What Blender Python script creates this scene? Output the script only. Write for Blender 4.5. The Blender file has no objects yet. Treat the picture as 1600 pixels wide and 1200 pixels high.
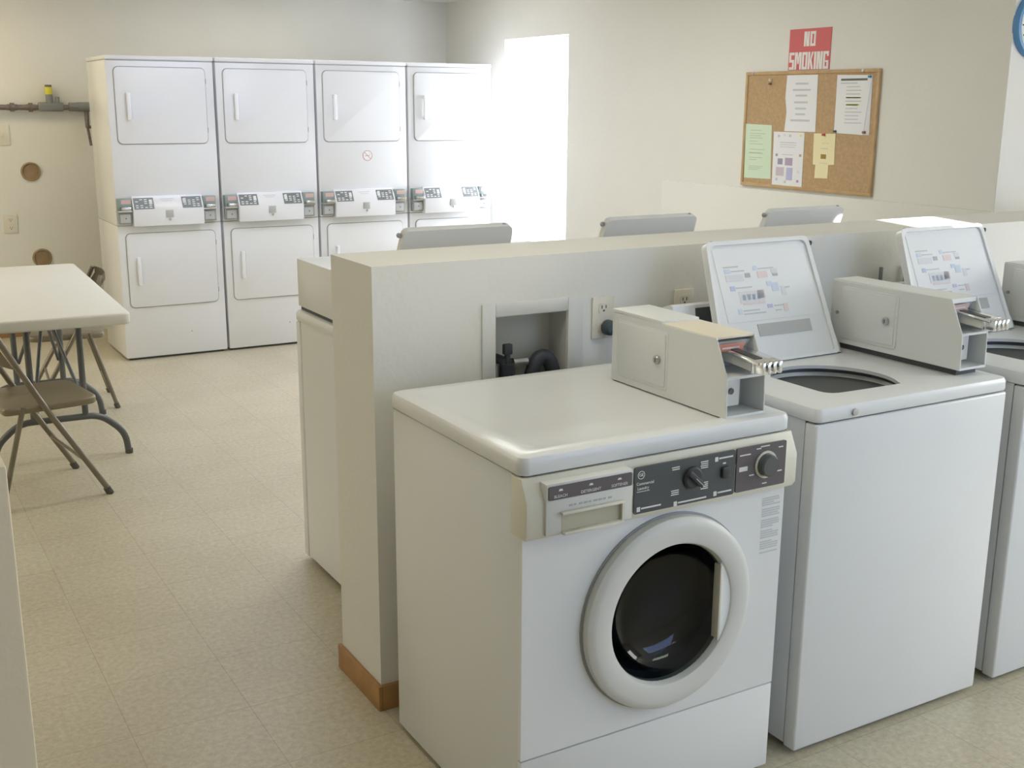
import bpy, bmesh, math, random
from mathutils import Matrix, Vector
random.seed(7)
PI = math.pi
SC = bpy.context.scene
COL = SC.collection

# ------------------------------------------------------------------ camera, light, exposure
cam_d = bpy.data.cameras.new('camera'); cam = bpy.data.objects.new('camera', cam_d); COL.objects.link(cam)
yaw, pitch, roll, F = -0.5281, -0.2412, 0.006, 1782.04
fw = Vector((-math.sin(yaw)*math.cos(pitch), math.cos(yaw)*math.cos(pitch), math.sin(pitch)))
rt = Vector((math.cos(yaw), math.sin(yaw), 0)); up = rt.cross(fw)
r2 = math.cos(roll)*rt + math.sin(roll)*up; u2 = -math.sin(roll)*rt + math.cos(roll)*up
cam.matrix_world = Matrix((( r2.x, u2.x, -fw.x, -1.0617), (r2.y, u2.y, -fw.y, -1.7815), (r2.z, u2.z, -fw.z, 1.5325), (0, 0, 0, 1)))
cam_d.sensor_width = 36.0; cam_d.lens = F/1600*36.0; cam_d.clip_start = 0.02
SC.camera = cam
vs = SC.view_settings
SC.display_settings.display_device = 'sRGB'
vs.view_transform = 'Standard'; vs.look = 'None'; vs.gamma = 1.0; vs.use_curve_mapping = False
vs.exposure = 0.0

world = bpy.data.worlds.new('world'); SC.world = world; world.use_nodes = True
bg = world.node_tree.nodes['Background']; bg.inputs[0].default_value = (0.98, 0.98, 1.0, 1); bg.inputs[1].default_value = 6.0

SUN_H = Vector((0.30, 0.954, 0)).normalized(); SUN_EL = math.radians(12)
sd = bpy.data.lights.new('sun', 'SUN'); sd.energy = 55; sd.angle = math.radians(0.5); sd.color = (1, 0.97, 0.92)
sun = bpy.data.objects.new('sun', sd); COL.objects.link(sun); sun.location = (-2, -9, 4)
sdir = SUN_H*math.cos(SUN_EL) + Vector((0, 0, -math.sin(SUN_EL)))
sun.rotation_euler = sdir.to_track_quat('-Z', 'Y').to_euler()

def area(name, loc, direction, sx, sy, power, color, spread=180):
    d = bpy.data.lights.new(name, 'AREA'); d.shape = 'RECTANGLE'; d.size = sx; d.size_y = sy
    d.energy = power; d.color = color; d.spread = math.radians(spread)
    o = bpy.data.objects.new(name, d); COL.objects.link(o); o.location = loc
    o.rotation_euler = Vector(direction).to_track_quat('-Z', 'Y').to_euler()
    return o
area('daylight_east_window', (4.92, -1.45, 1.45), (-1, 0, -0.05), 1.6, 1.25, 30, (0.95, 0.95, 0.85))
area('daylight_back_window', (3.17, 5.02, 1.27), (-1, 0, 0), 0.78, 1.3, 22, (0.78, 0.86, 1.06))
area('west_fill', (-3.2, 3.8, 1.5), (1, 0, 0), 2.4, 1.2, 27, (1.08, 1.0, 0.76))  # added warm fill from the left; the wall there has no window
area('front_fill', (2.2, -3.15, 1.45), (0, 1, 0), 2.4, 1.2, 27, (0.38, 0.55, 1.05))  # added bluish fill for the machine fronts, with no window behind it
for nm, lx, ly, pw, col in (('a', 0.0, 0.2, 7.5, (1.0, 0.94, 0.80)), ('b', 1.4, 2.9, 16, (1.20, 1.22, 1.17)), ('c', 0.9, 4.1, 14, (0.50, 0.56, 0.80)),
                            ('d', 1.6, -1.6, 14, (0.38, 0.47, 0.34)), ('e', -0.7, 5.6, 7.5, (1.0, 0.82, 0.50)), ('f', 1.5, 5.55, 5, (1.0, 0.98, 0.88))):
    area('ceiling_fill_'+nm, (lx, ly, 2.255), (0, 0, -1), 1.2, 0.35, pw, col)  # unseen fill lights added under the ceiling to brighten tops and walls

# ------------------------------------------------------------------ materials
MATS = {}
def mat(name, col, rough=0.5, metal=0.0, spec=0.5, bump=None, noise=None, emit=None):
    if name in MATS: return MATS[name]
    m = bpy.data.materials.new(name); m.use_nodes = True; nt = m.node_tree; b = nt.nodes['Principled BSDF']
    b.inputs['Base Color'].default_value = (*col, 1); b.inputs['Roughness'].default_value = rough
    b.inputs['Metallic'].default_value = metal; b.inputs['Specular IOR Level'].default_value = spec
    tc = nt.nodes.new('ShaderNodeTexCoord')
    if noise:
        sc, amt = noise
        n = nt.nodes.new('ShaderNodeTexNoise'); n.inputs['Scale'].default_value = sc; n.inputs['Detail'].default_value = 4
        nt.links.new(tc.outputs['Object'], n.inputs['Vector'])
        r = nt.nodes.new('ShaderNodeValToRGB')
        r.color_ramp.elements[0].position = 0.3; r.color_ramp.elements[1].position = 0.7
        r.color_ramp.elements[0].color = (*[c*(1-amt) for c in col], 1); r.color_ramp.elements[1].color = (*[min(1, c*(1+amt)) for c in col], 1)
        nt.links.new(n.outputs['Fac'], r.inputs['Fac']); nt.links.new(r.outputs['Color'], b.inputs['Base Color'])
    if bump:
        sc, st = bump
        n2 = nt.nodes.new('ShaderNodeTexNoise'); n2.inputs['Scale'].default_value = sc; n2.inputs['Detail'].default_value = 3
        nt.links.new(tc.outputs['Object'], n2.inputs['Vector'])
        bp = nt.nodes.new('ShaderNodeBump'); bp.inputs['Strength'].default_value = st; bp.inputs['Distance'].default_value = 0.004
        nt.links.new(n2.outputs['Fac'], bp.inputs['Height']); nt.links.new(bp.outputs['Normal'], b.inputs['Normal'])
    MATS[name] = m
    return m
WALL = mat('wall_paint', (0.79, 0.775, 0.715), 0.75, spec=0.25, bump=(55, 0.25), noise=(3, 0.012))
WALLW = mat('alcove_paint', (0.79, 0.78, 0.73), 0.75, spec=0.25, bump=(55, 0.2))
CEIL = mat('ceiling_paint', (0.84, 0.83, 0.79), 0.9, bump=(80, 0.3))
ENAMEL = mat('white_enamel', (0.80, 0.81, 0.805), 0.28, noise=(2.0, 0.01))
ENAMEL2 = mat('dryer_enamel', (0.82, 0.825, 0.83), 0.22, noise=(2.0, 0.01))
GASKET = mat('seam_grey', (0.36, 0.37, 0.37), 0.6)
DARKGAP = mat('dark_gap', (0.10, 0.105, 0.105), 0.8)
CREAM = mat('cream_plastic', (0.74, 0.715, 0.60), 0.45)
CREAM2 = mat('pale_grey_plastic', (0.70, 0.70, 0.665), 0.4)
BOXPAINT = mat('coin_box_paint', (0.77, 0.785, 0.765), 0.42, bump=(160, 0.06))
BOXTOP = mat('coin_box_cream_cover', (0.80, 0.74, 0.60), 0.5)
CHROME = mat('chrome', (0.78, 0.79, 0.80), 0.18, 1.0)
STEEL = mat('dull_steel', (0.50, 0.50, 0.49), 0.38, 1.0)
CTRL = mat('charcoal_panel', (0.075, 0.085, 0.09), 0.38)
CTRL2 = mat('brown_grey_panel', (0.125, 0.11, 0.115), 0.4)
BLACKP = mat('black_plastic', (0.045, 0.05, 0.055), 0.35)
INK = mat('white_ink', (0.78, 0.78, 0.74), 0.6)
GREYINK = mat('grey_ink', (0.46, 0.47, 0.48), 0.7)
PAPER = mat('white_paper', (0.83, 0.83, 0.84), 0.8)
PAPERG = mat('green_paper', (0.66, 0.79, 0.60), 0.8)
PAPERY = mat('yellow_paper', (0.87, 0.79, 0.48), 0.8)
YELLOWHL = mat('yellow_highlighter', (0.80, 0.80, 0.28), 0.8)
BLUEINK = mat('blue_ink', (0.54, 0.58, 0.77), 0.7)
BLUEINK2 = mat('pale_blue_ink', (0.64, 0.71, 0.81), 0.7)
PINKINK = mat('pink_ink', (0.79, 0.68, 0.68), 0.7)
PURPLE = mat('purple_print', (0.36, 0.30, 0.42), 0.7)
TEXTINK = mat('text_ink', (0.58, 0.59, 0.60), 0.7)
BLACKINK = mat('black_ink', (0.12, 0.13, 0.12), 0.7)
PALEBOX = mat('pale_print', (0.72, 0.73, 0.755), 0.7)
BAND = mat('grey_label_band', (0.50, 0.50, 0.485), 0.55)
CORK = mat('cork', (0.50, 0.34, 0.185), 0.85, noise=(70, 0.10), bump=(150, 0.2))
CORKFR = mat('oak_frame', (0.52, 0.345, 0.165), 0.55, noise=(18, 0.12))
REDS = mat('sign_red', (0.66, 0.135, 0.135), 0.5)
WHITES = mat('sign_white', (0.82, 0.80, 0.76), 0.5)
CLOCKB = mat('clock_blue', (0.10, 0.27, 0.52), 0.4)
CLOCKF = mat('clock_face', (0.72, 0.80, 0.62), 0.5)
WOODB = mat('wood_baseboard', (0.38, 0.205, 0.075), 0.5, noise=(14, 0.18))
BRASS = mat('brass_brown', (0.35, 0.26, 0.14), 0.6, noise=(30, 0.15))
PIPE = mat('pipe_iron', (0.20, 0.17, 0.155), 0.5, 0.35, noise=(40, 0.3))
PIPEG = mat('pipe_grey', (0.24, 0.25, 0.245), 0.5, 0.3)
REDW = mat('red_brown_coupling', (0.28, 0.13, 0.10), 0.5, 0.2)
YELV = mat('yellow_valve', (0.72, 0.66, 0.07), 0.45)
TABLE = mat('table_plastic', (0.78, 0.765, 0.69), 0.42, bump=(220, 0.06))
TUBEG = mat('grey_tube', (0.125, 0.132, 0.132), 0.4, 0.3)
CHAIRM = mat('tan_metal', (0.255, 0.215, 0.145), 0.36, 0.25, noise=(8, 0.05))
CHAIRT = mat('tan_tube', (0.235, 0.205, 0.155), 0.32, 0.45)
RUBBER = mat('rubber_foot', (0.10, 0.095, 0.08), 0.7)
OUTLET = mat('outlet_ivory', (0.74, 0.70, 0.575), 0.4)
SLOT = mat('outlet_slot', (0.12, 0.11, 0.10), 0.6)
PLUG = mat('plug_teal_black', (0.05, 0.075, 0.085), 0.45)
HOSE = mat('hose_blue_black', (0.045, 0.05, 0.065), 0.5)
RECESS = mat('recess_plastic', (0.62, 0.62, 0.585), 0.5)
RED = mat('red_label', (0.74, 0.30, 0.23), 0.5)
PALERED = mat('faded_red_label', (0.66, 0.46, 0.42), 0.5)
GREENISH = mat('coin_slot_green_grey', (0.30, 0.36, 0.34), 0.4, 0.4)
BASKET = mat('basket_enamel', (0.87, 0.865, 0.80), 0.4)
BASKETD = mat('basket_dark_ring', (0.17, 0.18, 0.175), 0.5)
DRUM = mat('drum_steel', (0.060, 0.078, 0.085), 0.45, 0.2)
RUBBERG = mat('door_boot', (0.05, 0.062, 0.068), 0.5)
FRAMEW = mat('window_frame_white', (0.85, 0.86, 0.86), 0.4)
PINR, PINB, PINK_, PINW = (mat('pin_red', (0.6, 0.08, 0.08), 0.4), mat('pin_blue', (0.12, 0.32, 0.5), 0.4),
                           mat('pin_black', (0.06, 0.06, 0.06), 0.4), mat('pin_clear', (0.75, 0.68, 0.55), 0.4))

def glass_mat(name, tint, gloss, refl=0.06):
    m = bpy.data.materials.new(name); m.use_nodes = True; nt = m.node_tree
    for n in list(nt.nodes): nt.nodes.remove(n)
    out = nt.nodes.new('ShaderNodeOutputMaterial'); mix = nt.nodes.new('ShaderNodeMixShader')
    t = nt.nodes.new('ShaderNodeBsdfTransparent'); g = nt.nodes.new('ShaderNodeBsdfGlossy')
    t.inputs[0].default_value = (*tint, 1); g.inputs['Roughness'].default_value = gloss; mix.inputs[0].default_value = refl
    nt.links.new(t.outputs[0], mix.inputs[1]); nt.links.new(g.outputs[0], mix.inputs[2])
    nt.links.new(mix.outputs[0], out.inputs[0])
    return m
PANE = glass_mat('window_glass', (0.97, 0.98, 0.98), 0.02)
DOORGLASS = glass_mat('dark_door_glass', (0.30, 0.34, 0.36), 0.05, 0.04)

def floor_mat():
    m = bpy.data.materials.new('vinyl_tile'); m.use_nodes = True; nt = m.node_tree; b = nt.nodes['Principled BSDF']
    L = nt.links.new
    g = nt.nodes.new('ShaderNodeNewGeometry'); sep = nt.nodes.new('ShaderNodeSeparateXYZ'); L(g.outputs['Position'], sep.inputs[0])
    def M(op, a, bb=None):
        n = nt.nodes.new('ShaderNodeMath'); n.operation = op
        for i, v in enumerate((a, bb)):
            if v is None: continue
            if isinstance(v, (int, float)): n.inputs[i].default_value = v
            else: L(v, n.inputs[i])
        return n.outputs[0]
    P = 0.298
    lines = []
    cells = []
    for axis, off in (('X', 0.005), ('Y', 2.074)):
        u = M('DIVIDE', M('SUBTRACT', sep.outputs[axis], off), P)
        f = M('FRACT', u); cells.append(M('FLOOR', u))
        d = M('MINIMUM', f, M('SUBTRACT', 1.0, f))
        lines.append(M('LESS_THAN', d, 0.0042))
    line = M('MAXIMUM', lines[0], lines[1])
    comb = nt.nodes.new('ShaderNodeCombineXYZ'); L(cells[0], comb.inputs[0]); L(cells[1], comb.inputs[1])
    wn = nt.nodes.new('ShaderNodeTexWhiteNoise'); wn.noise_dimensions = '2D'; L(comb.outputs[0], wn.inputs['Vector'])
    n1 = nt.nodes.new('ShaderNodeTexNoise'); n1.inputs['Scale'].default_value = 60; n1.inputs['Detail'].default_value = 5; n1.inputs['Roughness'].default_value = 0.75
    L(g.outputs['Position'], n1.inputs['Vector'])
    n2 = nt.nodes.new('ShaderNodeTexNoise'); n2.inputs['Scale'].default_value = 3; L(g.outputs['Position'], n2.inputs['Vector'])
    r = nt.nodes.new('ShaderNodeValToRGB'); r.color_ramp.elements[0].position = 0.32; r.color_ramp.elements[1].position = 0.68
    r.color_ramp.elements[0].color = (0.45, 0.395, 0.275, 1); r.color_ramp.elements[1].color = (0.70, 0.645, 0.50, 1)
    val = M('ADD', M('ADD', M('MULTIPLY', n1.outputs['Fac'], 0.72), M('MULTIPLY', n2.outputs['Fac'], 0.16)), M('MULTIPLY', wn.outputs['Value'], 0.04))
    L(val, r.inputs['Fac'])
    mx = nt.nodes.new('ShaderNodeMix'); mx.data_type = 'RGBA'
    L(M('MULTIPLY', line, 0.42), mx.inputs[0]); L(r.outputs['Color'], mx.inputs[6]); mx.inputs[7].default_value = (0.24, 0.20, 0.13, 1)
    L(mx.outputs[2], b.inputs['Base Color']); b.inputs['Roughness'].default_value = 0.36; b.inputs['Specular IOR Level'].default_value = 0.45
    return m
FLOOR = floor_mat()

# ------------------------------------------------------------------ mesh helpers
class MB:
    """collects shapes (each with a material) and links them as ONE mesh object"""
    def __init__(s): s.bm = bmesh.new(); s.mats = []; s.cur = 0
    def use(s, m):
        if m not in s.mats: s.mats.append(m)
        s.cur = s.mats.index(m); return s
    def _done(s, faces, smooth=False):
        for f in faces:
            f.material_index = s.cur; f.smooth = smooth
    def box(s, x0, x1, y0, y1, z0, z1, bev=0.0, seg=2, M=None):
        vs_ = [s.bm.verts.new(p) for p in ((x0, y0, z0), (x1, y0, z0), (x1, y1, z0), (x0, y1, z0), (x0, y0, z1), (x1, y0, z1), (x1, y1, z1), (x0, y1, z1))]
        fs = [s.bm.faces.new([vs_[i] for i in q]) for q in ((0, 3, 2, 1), (4, 5, 6, 7), (0, 1, 5, 4), (1, 2, 6, 5), (2, 3, 7, 6), (3, 0, 4, 7))]
        if M is not None:
            for v in vs_: v.co = M @ v.co
        if bev:
            es = list({e for f in fs for e in f.edges})
            r = bmesh.ops.bevel(s.bm, geom=es, offset=bev, segments=seg, profile=0.5, affect='EDGES')
            fs = list({f for v in r['verts'] for f in v.link_faces} | set(f for f in fs if f.is_valid))
        s._done(fs, bool(bev)); return s
    def prism(s, poly, axis, a0, a1, bev=0.0, seg=2, M=None):
        """poly: 2D points; axis X -> (y,z), Y -> (x,z), Z -> (x,y)"""
        def P(p, a):
            return {'X': (a, p[0], p[1]), 'Y': (p[0], a, p[1]), 'Z': (p[0], p[1], a)}[axis]
        A = [s.bm.verts.new(P(p, a0)) for p in poly]; B = [s.bm.verts.new(P(p, a1)) for p in poly]
        n = len(poly); fs = [s.bm.faces.new(A), s.bm.faces.new(B)]
        caps = list(fs)
        for i in range(n): fs.append(s.bm.faces.new((A[i], A[(i+1) % n], B[(i+1) % n], B[i])))
        bmesh.ops.recalc_face_normals(s.bm, faces=fs)
        if M is not None:
            for v in A+B: v.co = M @ v.co
        if bev:
            es = list({e for f in caps for e in f.edges})
            r = bmesh.ops.bevel(s.bm, geom=es, offset=bev, segments=seg, profile=0.5, affect='EDGES')
            fs = list({f for v in r['verts'] for f in v.link_faces} | set(f for f in fs if f.is_valid))
        s._done(fs, bool(bev)); return s
    def tube(s, pts, r, seg=12, caps=True):
        pts = [Vector(p) for p in pts]; rings = []
        up_ = Vector((0, 0, 1))
        for i, p in enumerate(pts):
            t = (pts[min(i+1, len(pts)-1)]-pts[max(i-1, 0)]).normalized()
            ref = up_ if abs(t.z) < 0.95 else Vector((0, 1, 0))
            if rings: 
                a = (pa - t*pa.dot(t)).normalized()
            else: a = t.cross(ref).normalized()
            pa = a; b = t.cross(a)
            rr = r[i] if isinstance(r, (list, tuple)) else r
            rings.append([s.bm.verts.new(p+rr*(a*math.cos(2*PI*k/seg)+b*math.sin(2*PI*k/seg))) for k in range(seg)])
        fs = []
        for R0, R1 in zip(rings, rings[1:]):
            for k in range(seg): fs.append(s.bm.faces.new((R0[k], R0[(k+1) % seg], R1[(k+1) % seg], R1[k])))
        s._done(fs, True)
        if caps:
            cf = [s.bm.faces.new(rings[0]), s.bm.faces.new(rings[-1])]; s._done(cf); fs += cf
        bmesh.ops.recalc_face_normals(s.bm, faces=fs); return s
    def lathe(s, prof, c, axis='Z', seg=40, close=False):
        """prof: (radius, height) pairs about an axis through c"""
        c = Vector(c); rings = []
        for r, h in prof:
            ring = []
            for k in range(seg):
                a = 2*PI*k/seg; u, v = r*math.cos(a), r*math.sin(a)
                ring.append(s.bm.verts.new(c+Vector({'Z': (u, v, h), 'Y': (u, h, v), 'X': (h, u, v)}[axis])))
            rings.append(ring)
        fs = []
        for R0, R1 in zip(rings, rings[1:]):
            for k in range(seg): fs.append(s.bm.faces.new((R0[k], R0[(k+1) % seg], R1[(k+1) % seg], R1[k])))
        if close: fs += [s.bm.faces.new(rings[0]), s.bm.faces.new(rings[-1])]
        bmesh.ops.recalc_face_normals(s.bm, faces=fs); s._done(fs, True); return s
    def poly(s, pts):
        f = s.bm.faces.new([s.bm.verts.new(p) for p in pts]); s._done([f]); return s
    def text(s, body, size, M, sx=1.0, ext=0.0004):
        c = bpy.data.curves.new('t', 'FONT'); c.body = body; c.size = size; c.align_x = 'CENTER'; c.align_y = 'CENTER'; c.extrude = ext; c.resolution_u = 3
        o = bpy.data.objects.new('t', c); me = bpy.data.meshes.new_from_object(o)
        me.transform(M @ Matrix.Diagonal((sx, 1, 1, 1)))
        n0 = len(s.bm.faces); s.bm.from_mesh(me); s.bm.faces.ensure_lookup_table()
        s._done(s.bm.faces[n0:])
        bpy.data.objects.remove(o); bpy.data.curves.remove(c); bpy.data.meshes.remove(me); return s
    def build(s, name, parent=None, loc=None, angle=35):
        me = bpy.data.meshes.new(name); s.bm.normal_update(); s.bm.to_mesh(me); s.bm.free()
        for m in s.mats: me.materials.append(m)
        try: me.set_sharp_from_angle(angle=math.radians(angle))
        except Exception: pass
        o = bpy.data.objects.new(name, me); COL.objects.link(o)
        if loc: o.location = loc
        if parent: o.parent = parent
        return o
def mb(m): return MB().use(m)
def tag(o, label, cat, group=None, kind=None):
    if label: o['label'] = label
    if cat: o['category'] = cat
    if group: o['group'] = group
    if kind: o['kind'] = kind
    return o
def thing(name, label, cat, loc=(0, 0, 0), rz=0.0, group=None):
    o = bpy.data.objects.new(name, None); COL.objects.link(o); o.location = loc; o.rotation_euler = (0, 0, rz); o.empty_display_size = 0.1
    return tag(o, label, cat, group)
def struct(name, m): m_ = m.build(name); m_['kind'] = 'structure'; return m_
def dup(root, loc, rz, label, skip=()):
    r = root.copy(); COL.objects.link(r); r.location = loc; r.rotation_euler = (0, 0, rz); r['label'] = label
    for ch in list(root.children):
        if ch.name.split('.')[0] in skip: continue
        c = ch.copy(); COL.objects.link(c); c.parent = r
        for g in list(ch.children):
            d = g.copy(); COL.objects.link(d); d.parent = c
    return r
def rrect(x0, x1, y0, y1, r, n=5):
    out = []
    for cx, cy, a0 in ((x1-r, y0+r, -PI/2), (x1-r, y1-r, 0), (x0+r, y1-r, PI/2), (x0+r, y0+r, PI)):
        for k in range(n+1):
            a = a0+PI/2*k/n; out.append((cx+r*math.cos(a), cy+r*math.sin(a)))
    return out
def fillet(pts, r, n=5):
    """rounds the corners of a polygon; r is one radius per corner"""
    out = []; N = len(pts)
    for i in range(N):
        p0, p, p1 = Vector(pts[i-1]), Vector(pts[i]), Vector(pts[(i+1) % N]); rr = r[i] if isinstance(r, (list, tuple)) else r
        a, b = (p0-p).normalized(), (p1-p).normalized()
        A, B = p+a*rr, p+b*rr
        for k in range(n+1):
            t = k/n; q = A*(1-t)**2 + p*2*t*(1-t) + B*t*t; out.append((q.x, q.y))
    return out
def frameM(o, ux, uy):
    """matrix taking (u, v, n) to o + u ux + v uy + n (ux x uy)"""
    ux, uy = Vector(ux).normalized(), Vector(uy).normalized(); n = ux.cross(uy)
    return Matrix(((ux.x, uy.x, n.x, o[0]), (ux.y, uy.y, n.y, o[1]), (ux.z, uy.z, n.z, o[2]), (0, 0, 0, 1)))
def T(x, y, z=0): return Matrix.Translation((x, y, z))

# ------------------------------------------------------------------ the room
XW, YB, YE, ZC = 3.072, 6.337, 1.341, 2.27
struct('floor', mb(FLOOR).box(-3.4, 5.2, -3.4, 6.5, -0.1, 0))
struct('ceiling', mb(CEIL).box(-3.4, 5.2, -3.4, 6.5, ZC, ZC+0.1))
struct('wall_back', mb(WALL).box(-3.4, XW+0.15, YB, YB+0.15, 0, ZC))
W1 = (4.61, 5.43, 0.50, 1.965)
wr = mb(WALL)
wr.box(XW, XW+0.15, YE, W1[0], 0, ZC).box(XW, XW+0.15, W1[1], YB, 0, ZC).box(XW, XW+0.15, W1[0], W1[1], 0, W1[2]).box(XW, XW+0.15, W1[0], W1[1], W1[3], ZC)
struct('wall_right', wr)
struct('wall_alcove', mb(WALLW).box(XW+0.0006, 5.05, YE-0.003, YE+0.15, 0, ZC))
we = mb(WALL)
we.box(5.0, 5.15, -3.35, -2.3, 0, ZC).box(5.0, 5.15, -0.6, YE-0.004, 0, ZC).box(5.0, 5.15, -2.3, -0.6, 0, 0.8).box(5.0, 5.15, -2.3, -0.6, 2.1, ZC)
struct('wall_east', we)
# front wall: unseen narrow opening, added and sized to shape the sun patch
SX0, SX1, SZ0, SZ1 = 0.62, 0.925, 2.023, 2.15
wf = mb(WALL)
wf.box(-3.4, SX0, -3.35, -3.2, 0, ZC).box(SX1, 5.15, -3.35, -3.2, 0, ZC).box(SX0, SX1, -3.35, -3.2, 0, SZ0).box(SX0, SX1, -3.35, -3.2, SZ1, ZC)
struct('wall_front', wf)
struct('wall_left', mb(WALL).box(-3.4, -3.25, -3.2, YB, 0, ZC))
struct('wall_partition', mb(mat('partition_beige', (0.76, 0.67, 0.50), 0.7, bump=(55, 0.2))).box(-1.75, -0.914, -0.20, -0.08, 0, 1.062, 0.004))
# lower furred-out band of the right wall
struct('trim_1', mb(WALL).box(XW-0.022, XW, YE, 3.56, 0, 1.108, 0.003))
# window in the right wall
w1 = thing('window_1', None, None, (XW, 0, 0)); w1['kind'] = 'structure'
f = mb(FRAMEW); a, b, c, d = W1
f.box(0.10, 0.15, a, a+0.035, c, d).box(0.10, 0.15, b-0.035, b, c, d).box(0.10, 0.15, a+0.035, b-0.035, c, c+0.035).box(0.10, 0.15, a+0.035, b-0.035, d-0.035, d)
f.box(0.11, 0.14, a+0.035, b-0.035, 1.20, 1.235)
f.build('window_frame', w1)
mb(PANE).box(0.122, 0.126, a+0.03, b-0.03, c+0.03, d-0.03).build('window_pane', w1)
w2 = thing('window_2', None, None, (5.0, 0, 0)); w2['kind'] = 'structure'
f = mb(FRAMEW)
for y0, y1 in ((-2.3, -2.25), (-1.48, -1.42), (-0.65, -0.6)): f.box(0.08, 0.13, y0, y1, 0.8, 2.1)
f.box(0.08, 0.13, -2.25, -0.65, 0.8, 0.85).box(0.08, 0.13, -2.25, -0.65, 2.05, 2.1)
f.build('window_frame', w2)

# knee wall with a recessed supply box
KX0, KX1, KY0, KY1, KH = 0.0, 3.45, 0.701, 0.962, 1.156
RX0, RX1, RZ0, RZ1 = 0.335, 0.553, 0.80, 1.006
k = mb(WALL)
k.box(KX0, RX0, KY0, KY1, 0, KH).box(RX1, KX1, KY0, KY1, 0, KH).box(RX0, RX1, KY0, KY1, RZ1, KH).box(RX0, RX1, KY0, KY1, 0, RZ0).box(RX0, RX1, KY0+0.09, KY1, RZ0, RZ1)
struct('wall_divider', k)
kb = mb(WOODB); t_ = 0.011
kb.box(KX0-t_, KX0, KY0-t_, KY1+t_, 0, 0.07, 0.002).box(KX0, 1.2, KY0-t_, KY0, 0, 0.07, 0.002)
struct('baseboard_divider', kb)
struct('baseboard_back', mb(WOODB).box(-3.25, 0.30, YB-0.012, YB, 0, 0.078, 0.003))

# ------------------------------------------------------------------ recessed supply box, outlets on the knee wall
t = thing('washer_supply_box', 'white framed recessed box with dark hose valves, above the front loading washer', 'supply box', (0.44, KY0, 0.80))
f = mb(CREAM2); X = lambda v: v-0.44
f.box(X(0.296), X(RX0), -0.006, 0, 0, 0.241, 0.002).box(X(RX1), X(0.60), -0.006, 0, 0, 0.241, 0.002).box(X(RX0), X(RX1), -0.006, 0, 0.206, 0.241, 0.002)
f.build('frame', t)
f = mb(RECESS); f.box(X(RX0), X(RX0)+0.002, 0, 0.088, 0, 0.206).box(X(RX1)-0.002, X(RX1), 0, 0.088, 0, 0.206).box(X(RX0), X(RX1), 0.086, 0.089, 0, 0.206).box(X(RX0), X(RX1), 0, 0.089, 0.204, 0.206)
f.box(X(RX0), X(RX1), 0, 0.089, 0.0, 0.004); f.build('liner', t)
def valve(x, mir):
    v = mb(HOSE); v.tube([(x, 0.086, 0.075), (x, 0.02, 0.075)], 0.016).tube([(x, 0.022, 0.004), (x, 0.022, 0.06), (x, 0.022, 0.075)], 0.02)
    v.tube([(x, 0.022, 0.075), (x, 0.022, 0.104)], 0.008).box(x-0.012, x+0.012, 0.014, 0.03, 0.10, 0.128, 0.003)
    return v.build('valve', t)
valve(X(0.385), 1)
v = mb(HOSE); v.tube([(X(0.4975)-0.036*math.cos(PI*q/14), 0.03, 0.004+0.078*math.sin(PI*q/14)) for q in range(15)], 0.020); v.build('hose', t)
mb(STEEL).tube([(X(0.352), 0.03, 0.004), (X(0.352), 0.03, 0.075)], 0.013).build('hose_coupling', t)
mb(STEEL).tube([(X(0.405), 0.03, 0.075), (X(0.448), 0.03, 0.075)], 0.012).build('hose_coupling', t)

def outlet(name, loc, label, ry=0, h=0.114, w=0.07):
    """faces -y"""
    t = thing(name, label, 'outlet', loc)
    mb(OUTLET).box(-w/2, w/2, -0.006, 0, -h/2, h/2, 0.003).build('cover_plate', t)
    for s_ in (0.026, -0.026):
        r = mb(OUTLET).prism(rrect(-0.016, 0.016, s_-0.014, s_+0.014, 0.008), 'Y', -0.008, -0.005).build('socket', t)
        m_ = mb(SLOT).box(-0.008, -0.005, -0.0086, -0.0076, s_-0.001, s_+0.008).box(0.005, 0.008, -0.0086, -0.0076, s_-0.001, s_+0.008).box(-0.003, 0.003, -0.0086, -0.0076, s_-0.009, s_-0.004)
        m_.build('slots', r)
    return t
outlet('power_outlet', (0.665, KY0, 0.977), 'ivory outlet holding a dark plug, left of the nearer coin box')
outlet('power_outlet', (0.938, KY0, 0.977), 'ivory outlet half hidden behind the open washer lid on the knee wall')
outlet('power_outlet', (-0.125, YB, 0.748), 'ivory outlet on the back wall above the folding table, under the round brown opening level', h=0.118, w=0.085)['label'] = 'lower ivory outlet plate on the back wall, left of the brown openings'
tsw = thing('wall_switch', 'upper ivory plate on the back wall, just below the gas pipe', 'switch', (-0.125, YB, 1.315))
mb(OUTLET).box(-0.045, 0.045, -0.006, 0, -0.065, 0.065, 0.003).build('cover_plate', tsw)
mb(OUTLET).box(-0.007, 0.007, -0.014, -0.005, -0.012, 0.012, 0.002).build('toggle', tsw)
tp = thing('power_plug', 'dark round power plug pushed into the ivory outlet beside the coin box', 'plug', (0.675, KY0-0.008, 0.951))
mb(PLUG).lathe([(0.0001, -0.03), (0.014, -0.03), (0.02, -0.022), (0.021, -0.004), (0.018, 0), (0.0001, 0)], (0, 0, 0), 'Y', 24).build('plug_body', tp)
mb(PLUG).tube([(0, -0.028, -0.005), (0.004, -0.04, -0.02), (0.008, -0.04, -0.08), (0.008, -0.03, -0.25)], 0.005).build('cord', tp)
for x_, nm in ((1.705, 'left'), (1.815, 'right')):
    tag(mb(PIPEG).tube([(x_, KY0-0.012, 0.80), (x_, KY0-0.012, 1.045)], 0.006).build('hose_stub'),
        'thin grey hose stub behind the farther coin box, the %s of the two' % nm, 'hose', 'hose stubs behind the coin box')

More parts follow.
